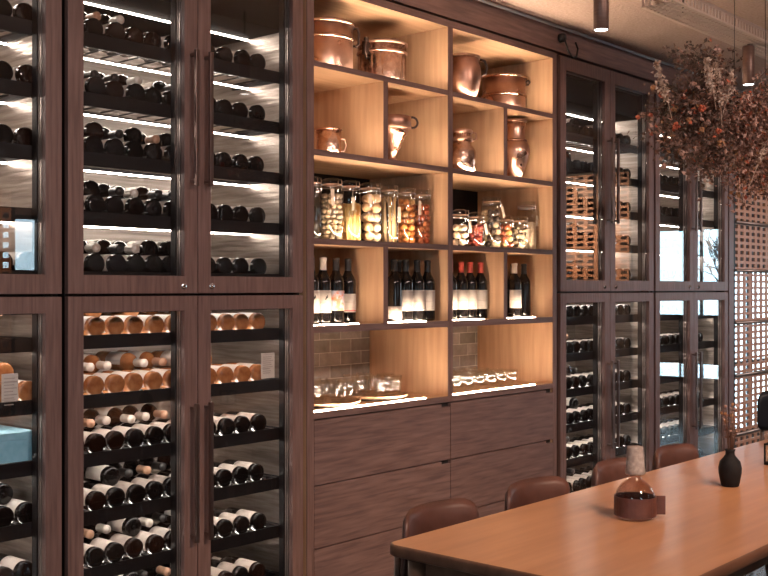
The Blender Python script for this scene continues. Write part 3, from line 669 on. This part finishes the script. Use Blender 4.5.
tbl = thing('dining_table', ((TX0+TX1)/2, (TY0+TY1)/2, 0), 'long orange-brown wooden dining table with rounded corners', 'table')
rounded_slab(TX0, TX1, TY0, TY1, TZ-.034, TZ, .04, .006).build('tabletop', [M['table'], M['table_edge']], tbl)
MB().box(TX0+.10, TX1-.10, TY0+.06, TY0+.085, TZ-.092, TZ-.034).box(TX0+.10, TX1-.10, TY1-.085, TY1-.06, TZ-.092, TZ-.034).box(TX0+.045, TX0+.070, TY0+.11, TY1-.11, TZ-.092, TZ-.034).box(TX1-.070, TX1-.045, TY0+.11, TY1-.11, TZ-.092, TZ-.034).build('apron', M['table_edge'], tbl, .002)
for lx in (TX0+.058, TX1-.058):
    for ly in (TY0+.07, TY1-.07):
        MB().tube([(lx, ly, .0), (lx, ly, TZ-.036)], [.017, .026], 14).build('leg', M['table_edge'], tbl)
p = Vector((2.945, -1.683, TZ+.0003))
dec = thing('decanter', p, 'squat glass decanter with grey stone stopper and brown leather sleeve on the table', 'decanter')
MB().lathe([(.0001,.001),(.052,.001),(.058,.006),(.060,.02),(.060,.065),(.055,.085),(.042,.104),(.025,.116),(.018,.122),(.0175,.140),(.0155,.140),(.0155,.123),(.023,.113),(.040,.101),(.053,.083),(.0575,.064),(.0575,.02),(.05,.006),(.0001,.006)], 36, p).build('glass_body', M['decanter'], dec)
MB().lathe([(.0001,.1335),(.0285,.1335),(.0305,.136),(.0300,.150),(.0285,.152),(.0245,.214),(.0235,.2175),(.0001,.2175)], 28, p).build('stopper', M['stone'], dec)
sl = MB().lathe([(.0612,.010),(.0635,.010),(.0635,.068),(.0612,.068),(.0612,.010)], 36, p, smooth=False).build('sleeve', M['sleeve'], dec)
td = Vector((.7517-.45, -.6595*.2-.55, 0)).normalized(); base = p+Vector((SA, -CA, 0))*.062
MB().bar(base+Vector((0,0,.039)), base+Vector((SA, -CA, 0))*.030+Vector((0,0,.039)), .006, .057).build('tab', M['sleeve'], sl, .0015)
p = Vector((3.64, -1.683, TZ+.0003))
va = thing('bud_vase', p, 'small black clay vase holding dried stems on the table', 'vase')
MB().lathe([(.0001,0),(.028,0),(.031,.004),(.039,.045),(.040,.065),(.035,.088),(.022,.103),(.016,.112),(.0155,.122),(.019,.130),(.016,.130),(.0125,.122),(.0125,.112),(.02,.098),(.033,.08),(.035,.05),(.0001,.01)], 32, p).build('pot', M['vase'], va)
rv = random.Random(5)
st = thing('dried_stems', p+Vector((0,0,.128)), 'bunch of short dried rust and brown stems standing in the black vase', 'dried flowers')
b, lf, bl = MB(), MB(), MB()
for k in range(22):
    a = rv.uniform(0, 2*pi); s_ = rv.uniform(.012,.060); h = rv.uniform(.07,.17)
    q = p+Vector((cos(a)*s_, sin(a)*s_, .128+h)); b.tube([p+Vector((cos(a)*.006, sin(a)*.006, .10)), p+Vector((cos(a)*s_*.4, sin(a)*s_*.4, .128+h*.5)), q], .0012, 5)
    for j in range(6):
        t = rv.uniform(.45,1); c = p+Vector((cos(a)*s_*t, sin(a)*s_*t, .128+h*t)); u = Vector((rv.uniform(-1,1), rv.uniform(-1,1), rv.uniform(-.2,1)))*.012; v = u.cross(Vector((rv.uniform(-1,1),rv.uniform(-1,1),rv.uniform(-1,1)))).normalized()*.0035
        lf.add([c, c+u*.5+v, c+u, c+u*.5-v], [(0,1,2,3)], rv.randrange(2))
    if k % 2 == 0: bl.ball(q, rv.uniform(.005,.009), 8, rv.randrange(2))
b.build('stalks', M['twig'], st); lf.build('leaves', [M['leaf_brown'], M['leaf_pink']], st); bl.build('blossoms', [M['bloom_ochre'], M['leaf_pink']], st)
p = Vector((4.20, -1.63, TZ+.0003))
ho = thing('candle_holder', p, 'small square glass candle holder at the right edge, on the table', 'candle holder')
MB().box(p.x-.035,p.x+.035,p.y-.035,p.y+.035,TZ+.0005,TZ+.012).build('base', M['vase'], ho, .002)
f_ = MB()
for sx in (-1,1):
    for sy in (-1,1): f_.box(p.x+sx*.032-.003,p.x+sx*.032+.003,p.y+sy*.032-.003,p.y+sy*.032+.003,TZ+.012,TZ+.085)
f_.box(p.x-.035,p.x+.035,p.y-.035,p.y-.029,TZ+.079,TZ+.085).box(p.x-.035,p.x+.035,p.y+.029,p.y+.035,TZ+.079,TZ+.085).box(p.x-.035,p.x-.029,p.y-.03,p.y+.03,TZ+.079,TZ+.085).box(p.x+.029,p.x+.035,p.y-.03,p.y+.03,TZ+.079,TZ+.085)
f_.build('frame', M['vase'], ho)
g = MB()
for sx in (-1,1): g.box(p.x+sx*.030-.001,p.x+sx*.030+.001,p.y-.029,p.y+.029,TZ+.013,TZ+.078).box(p.x-.029,p.x+.029,p.y+sx*.030-.001,p.y+sx*.030+.001,TZ+.013,TZ+.078)
g.build('pane', M['jar_glass'], ho)
MB().lathe([(.0001,0),(.02,0),(.02,.035),(.0001,.035)], 20, (p.x,p.y,TZ+.0125)).build('candle', M['label'], ho)

# ---------------------------------------------------------------- chairs
def back_shell(w2, z0, z1, y, depth, th, rc):
    """curved padded back: front and rear skins with rounded corners"""
    nu, nv = 20, 8; b = MB(); grid = []
    for side in (0, 1):
        for i in range(nu+1):
            u = -1+2*i/nu
            for j in range(nv+1):
                v = -1+2*j/nv
                # rounded-rectangle outline: pull the corners in
                hh = (z1-z0)/2; uu, vv = u*w2, v*hh
                ex, ez = max(0, abs(uu)-(w2-rc)), max(0, abs(vv)-(hh-rc)); l = sqrt(ex*ex+ez*ez); m_ = max(ex, ez)
                if l > 1e-6: k = m_/l; uu = math.copysign(min(abs(uu), w2-rc)+ex*k, uu); vv = math.copysign(min(abs(vv), hh-rc)+ez*k, vv)
                edge = max(abs(u), abs(v)); puff = th/2*(max(0.0, 1-edge**6))**.5
                yy = y-depth*(uu/w2)**2-.10*(z0-((z0+z1)/2+vv))*(-1)*.6
                grid.append((uu, yy+(puff if side else -puff), (z0+z1)/2+vv))
    n1 = (nu+1)*(nv+1); fs = []
    for i in range(nu):
        for j in range(nv):
            a = i*(nv+1)+j; q = (a, a+nv+1, a+nv+2, a+1)
            fs.append(q); fs.append(tuple(n1+k for k in reversed(q)))
    b.add(grid, fs, 0, True); return b
def make_chair(leather, label, z1=.786):
    o = thing('dining_chair', (0,0,0), label, 'chair')
    b = back_shell(.188, z1-.215, z1, .20, .075, .034, .055); ob = b.build('backrest', M[leather], o)
    bm = bmesh.new(); bm.from_mesh(ob.data); bmesh.ops.remove_doubles(bm, verts=bm.verts, dist=1e-4); bm.to_mesh(ob.data); bm.free()
    s = rounded_slab(-.215, .215, -.235, .205, .405, .462, .07, .018, 0, 0); s.build('seat', M[leather], o)
    MB().box(-.185,.185,-.205,.175,.372,.404).build('seat_frame', M['chair_wood'], o, .004)
    for sx in (-1,1):
        MB().tube([(sx*.205,-.205,0),(sx*.185,-.185,.372)], [.011,.017], 10).build('leg', M['chair_wood'], o)
        MB().tube([(sx*.195,.235,0),(sx*.175,.172,.39)], [.011,.017], 10).build('leg', M['chair_wood'], o)
        MB().tube([(sx*.150,.172,.38),(sx*.150,.178,.5),(sx*.140,.182,z1-.12)], [.014,.012,.010], 8).build('back_post', M['chair_wood'], o)
    return o
CH = [(2.565, -1.36, .03), (3.095, -1.36, -.02), (3.66, -1.36, .02), (4.15, -1.36, .0)]
cl = ['brown leather chair nearest the near corner of the table, before the drawers', 'brown leather chair second from the near end along the wall side',
      'brown leather chair behind the stone-stoppered decanter', 'brown leather chair farthest along the wall side, before the farthest wine cabinet']
ch0 = make_chair('leather', cl[0])
for i, (x, y, rz) in enumerate(CH):
    o = ch0 if i == 0 else copy_tree(ch0)
    o.location = (x, y, 0); o.rotation_euler = (0,0,rz); o['label'] = cl[i]; o['group'] = 'leather chairs along the table'
chb = make_chair('leather_black', 'black chair at the far end of the table, cut by the right edge', .90)
chb.location = (5.60, -1.22, 0); chb.rotation_euler = (0,0,-.9)

# ---------------------------------------------------------------- lattice screen at the right
def lattice(name, x0, x1, z0, z1, y, label, pw, ph, rails=(), rz=0, loc=None):
    o = thing(name, loc if loc else ((x0+x1)/2, y, 0), label, 'screen')
    off = Vector(o.location) if loc else Vector((0,0,0))
    b = MB(); n = int(round((x1-x0)/pw)); m = int(round((z1-z0)/ph)); ox = off.x; oy = off.y
    for k in range(n+1):
        xx = x0+(x1-x0)*k/n; b.box(ox+xx-pw*.21, ox+xx+pw*.21, oy+y-.004, oy+y+.004, z0, z1)
    for k in range(m+1):
        zz = z0+(z1-z0)*k/m; b.box(ox+x0, ox+x1, oy+y-.007, oy+y+.001, zz-ph*.21, zz+ph*.21)
    b.build('lattice_panel', M['lattice'], o)
    fr = MB().box(ox+x0-.028, ox+x0-.001, oy+y-.02, oy+y+.02, 0, z1+.02).box(ox+x1+.001, ox+x1+.028, oy+y-.02, oy+y+.02, 0, z1+.02).box(ox+x0, ox+x1, oy+y-.015, oy+y+.015, z1+.005, z1+.025)
    fr.build('frame', M['black'], o)
    for zz in rails:
        MB().tube([(ox+x0, oy+y-.022, zz), (ox+x1, oy+y-.022, zz)], .013, 10).build('crossbar', M['rail'], o)
    o.rotation_euler = (0,0,rz); return o
lattice('lattice_screen', 7.665, 9.9, .05, 2.9, .03, 'orange wooden lattice screen with metal crossbars, right of the last wine cabinet', .108, .0485, rails=(.36,.80,1.19,1.58,1.94,2.30,2.66))

# the far end of the dining room, seen only as reflections in the cabinet glass
lattice('lattice_screen', -.48, .48, 1.34, 2.72, 0.0, 'curved-looking wooden lattice screen reflected in the cabinet glass', .13, .064, rz=radians(90), loc=(10.55, -2.86, 0))
lattice('lattice_screen', -.30, .30, .05, 2.30, 0.0, 'wooden lattice screen reflected in the cut-off left cabinet', .10, .085, rz=0, loc=(4.56, -5.3, 0))

# ---------------------------------------------------------------- ceiling fittings
def spot_lamp(x, y, zb, h, r, ztop, label):
    o = thing('spot_lamp', (x, y, zb), label, 'ceiling spot', 'cylindrical ceiling spots')
    MB().lathe([(.0001,h),(r*.9,h),(r,h-.004),(r,.002),(r-.003,0),(r-.004,.012)], 28, (x,y,zb)).build('housing', M['lamp_body'], o)
    MB().lathe([(.0001,.001),(r-.0045,.001),(r-.0045,.009),(.0001,.009)], 24, (x,y,zb)).build('lens', M['lamp_face'], o)
    MB().tube([(x,y,zb+h-.002),(x,y,ztop)], .007, 8).build('rod', M['lamp_body'], o)
    return o
L1 = (3.83, -1.06); L2 = (5.36, -1.04)
spot_lamp(L1[0], L1[1], 2.495, .215, .031, CEIL, 'bronze cylinder spot hanging at the top middle of the picture')
spot_lamp(L2[0], L2[1], 2.495, .198, .031, 2.704, 'bronze cylinder spot hanging under the cable tray by the dried flowers')
for l in (L1, L2): spot('spot_lamp_light', (l[0], l[1], 2.49), (l[0], l[1]-.15, .75), 7, 85, .7, .03, (1.0,.72,.48))
def cable_tray(x0, x1, y, z, wdt, label):
    o = thing('cable_tray', ((x0+x1)/2, y, z), label, 'cable tray')
    b = MB(); p_ = .035; n = int((x1-x0)/p_)
    for s_ in (-1, 1):
        b.box(x0, x1, y+s_*wdt/2-.002, y+s_*wdt/2+.002, z, z+.010).box(x0, x1, y+s_*wdt/2-.002, y+s_*wdt/2+.002, z+.050, z+.064)
        for k in range(n): b.box(x0+k*p_, x0+k*p_+.014, y+s_*wdt/2-.0018, y+s_*wdt/2+.0018, z+.010, z+.050)
    for yy in (-.5, -.25, 0, .25, .5): b.box(x0, x1, y+yy*wdt-.010, y+yy*wdt+.010, z-.002, z)
    for k in range(n): b.box(x0+k*p_, x0+k*p_+.015, y-wdt/2, y+wdt/2, z-.002, z-.0002)
    b.build('perforated_channel', M['tray_metal'], o)
    h = MB(); k = x0+.25
    while k < x1:
        h.tube([(k, y, z), (k, y, CEIL)], .004, 6); k += 1.2
    h.build('hanger', M['black'], o)
    return o
cable_tray(4.34, 9.5, -1.05, 2.705, .15, 'perforated cable tray carrying the bronze spot by the flowers')
cable_tray(4.45, 9.5, -1.45, 2.78, .22, 'wider perforated cable tray in the top right corner')
cb = thing('cable_loop', (5.05, -.02, 2.82), 'black cable plug with a hanging loop on the wooden fascia', 'cable')
px_, z_ = at(560, 0, 34)[0].x, 2.87
MB().lathe([(.0001,-.03),(.022,-.03),(.026,-.02),(.026,0.0)], 20, (px_, -.001, z_), 'y').build('plug', M['black'], cb)
MB().tube([(px_, -.03, z_-.005), (px_+.01,-.045,z_-.07), (px_+.06,-.045,z_-.105), (px_+.115,-.04,z_-.09), (px_+.145,-.03,z_-.04), (px_+.15,-.012,z_-.0)], .0055, 8).build('lead', M['black'], cb)

# ---------------------------------------------------------------- hanging dried flowers
def ray(px, py, n):
    xc = (px-384)/F_PX; z = n/(-xc*CA+SA); return Vector(((xc*SA+CA)*z, n-3.25, 1.45+(288-py)*z/F_PX))
rf = random.Random(11)
fl_c = ray(725, 130, 1.95)
fl = thing('hanging_flowers', fl_c+Vector((0,0,.2)), 'big cloud of dried brown, pink and rust flowers hanging over the table', 'dried flowers')
tw, lv1, lv2, pp = MB(), MB(), MB(), MB()
LOBES = [(685,112,.15,.12,1.95,120), (672,145,.08,.10,1.95,50), (742,150,.15,.20,1.9,110), (765,140,.16,.20,1.9,90), (720,130,.13,.13,2.0,60), (765,185,.10,.10,1.9,40), (700,75,.14,.07,1.95,22), (705,170,.10,.08,1.95,32), (800,120,.20,.25,1.9,70), (690,50,.16,.05,1.95,10)]
bl_spots = []
def leaf(mb, c, s_, mi):
    u = Vector((rf.uniform(-1,1), rf.uniform(-1,1), rf.uniform(-1,1))).normalized()*s_; v = u.cross(Vector((rf.uniform(-1,1),rf.uniform(-1,1),rf.uniform(-1,1)))).normalized()*s_*.33; k = v.cross(u).normalized()*s_*.12
    mb.add([c, c+u*.45+v+k, c+u, c+u*.45-v+k, c+u*.5-k*.3], [(0,1,4),(1,2,4),(2,3,4),(3,0,4)], mi)
root_p = fl_c+Vector((.1,0,.16))
for li, (px, py, sx, sz, n, cnt) in enumerate(LOBES):
    c = ray(px, py, n)
    for k in range(cnt):
        g = Vector((rf.gauss(0,.5)*sx, rf.gauss(0,.5)*sx, rf.gauss(0,.5)*sz)); tip = c+g
        s0 = root_p.lerp(tip, rf.uniform(.35,.7))+Vector((rf.gauss(0,.02),rf.gauss(0,.02),rf.gauss(0,.02)))
        tw.tube([s0, s0.lerp(tip,.55)+Vector((0,0,rf.uniform(0,.02))), tip], [.0018,.0013,.0008], 5)
        olive = li in (0,1,6,7,9) and rf.random() < .75
        for j in range(30):
            q = s0.lerp(tip, rf.uniform(.1,1.05))+Vector((rf.gauss(0,.016),rf.gauss(0,.016),rf.gauss(0,.016)))
            leaf(lv2 if olive else lv1, q, rf.uniform(.010,.028), (rf.randrange(2) if olive else (0 if rf.random() < .35 else (1 if rf.random() < .75 else rf.choice((2,3))))))
        if rf.random() < .30 and li not in (6,9): bl_spots.append((tip, rf.uniform(.007,.017), rf.random()))
tw.build('branches', M['twig'], fl)
lv1.build('foliage', [M['leaf_brown'], M['leaf_pink'], M['bloom_red'], M['bloom_ochre']], fl); lv2.build('foliage', [M['leaf_olive'], M['leaf_brown']], fl)
def blossom(c, r, m):
    b = MB()
    for k in range(14):
        u = Vector((rf.gauss(0,1), rf.gauss(0,1), rf.gauss(0,1))).normalized(); b.ball(c+u*r*.6, r*.42, 6)
    return b.build('blossom', M[m], fl)
for c, r, t in bl_spots[:95]: blossom(c, r, 'bloom_red' if t < .45 else ('bloom_ochre' if t < .7 else 'leaf_pink'))
for (a, b_) in (((722,128),(716,62)), ((716,110),(706,58)), ((722,118),(733,70)), ((748,190),(775,120)), ((672,120),(656,62))):
    p0, p1 = ray(*a, 1.80), ray(*b_, 1.80); m_ = MB(); m_.tube([p0, p0.lerp(p1,.5)+Vector((.01,0,.01)), p1], .0014, 5)
    for k in range(150):
        t = rf.uniform(.35,1.0); wd = .020*sin(pi*min(1,(t-.3)/.72)); q = p0.lerp(p1, t)
        leaf(m_, q+Vector((rf.gauss(0,.5),rf.gauss(0,.5),rf.gauss(0,.5)))*wd, .016, 0)
    m_.build('pampas_plume', M['pampas'], fl)
MB().tube([root_p, (root_p.x, root_p.y, CEIL)], .0016, 6).tube([root_p+Vector((.35,0,0)), (root_p.x+.35, root_p.y, CEIL)], .0016, 6).tube([root_p+Vector((-.05,0,.0)), root_p+Vector((.4,0,0))], .006, 6).build('suspension_wire', M['black'], fl)

# ---------------------------------------------------------------- bare trees outside the far windows
def bare_tree(x, y, h, label, seed):
    r = random.Random(seed); b = MB()
    def grow(p, d, l, rad, lev):
        q = p+d*l; b.tube([p, p.lerp(q,.5)+Vector((r.gauss(0,.03),r.gauss(0,.03),0))*l, q], [rad, rad*.85, rad*.65], 6)
        if lev == 0: return
        for k in range(3):
            nd = (d+Vector((r.gauss(0,.55), r.gauss(0,.55), r.gauss(.1,.3)))).normalized(); grow(p.lerp(q, r.uniform(.6,1)), nd, l*.68, rad*.6, lev-1)
    grow(Vector((x,y,-.1)), Vector((0,0,1)), h*.36, .07, 5)
    return tag(b.build('bare_tree', M['bark']), label, 'tree')
bare_tree(15.5, -2.9, 3.4, 'bare tree outside the far window, seen as a reflection in the cabinet glass', 3)
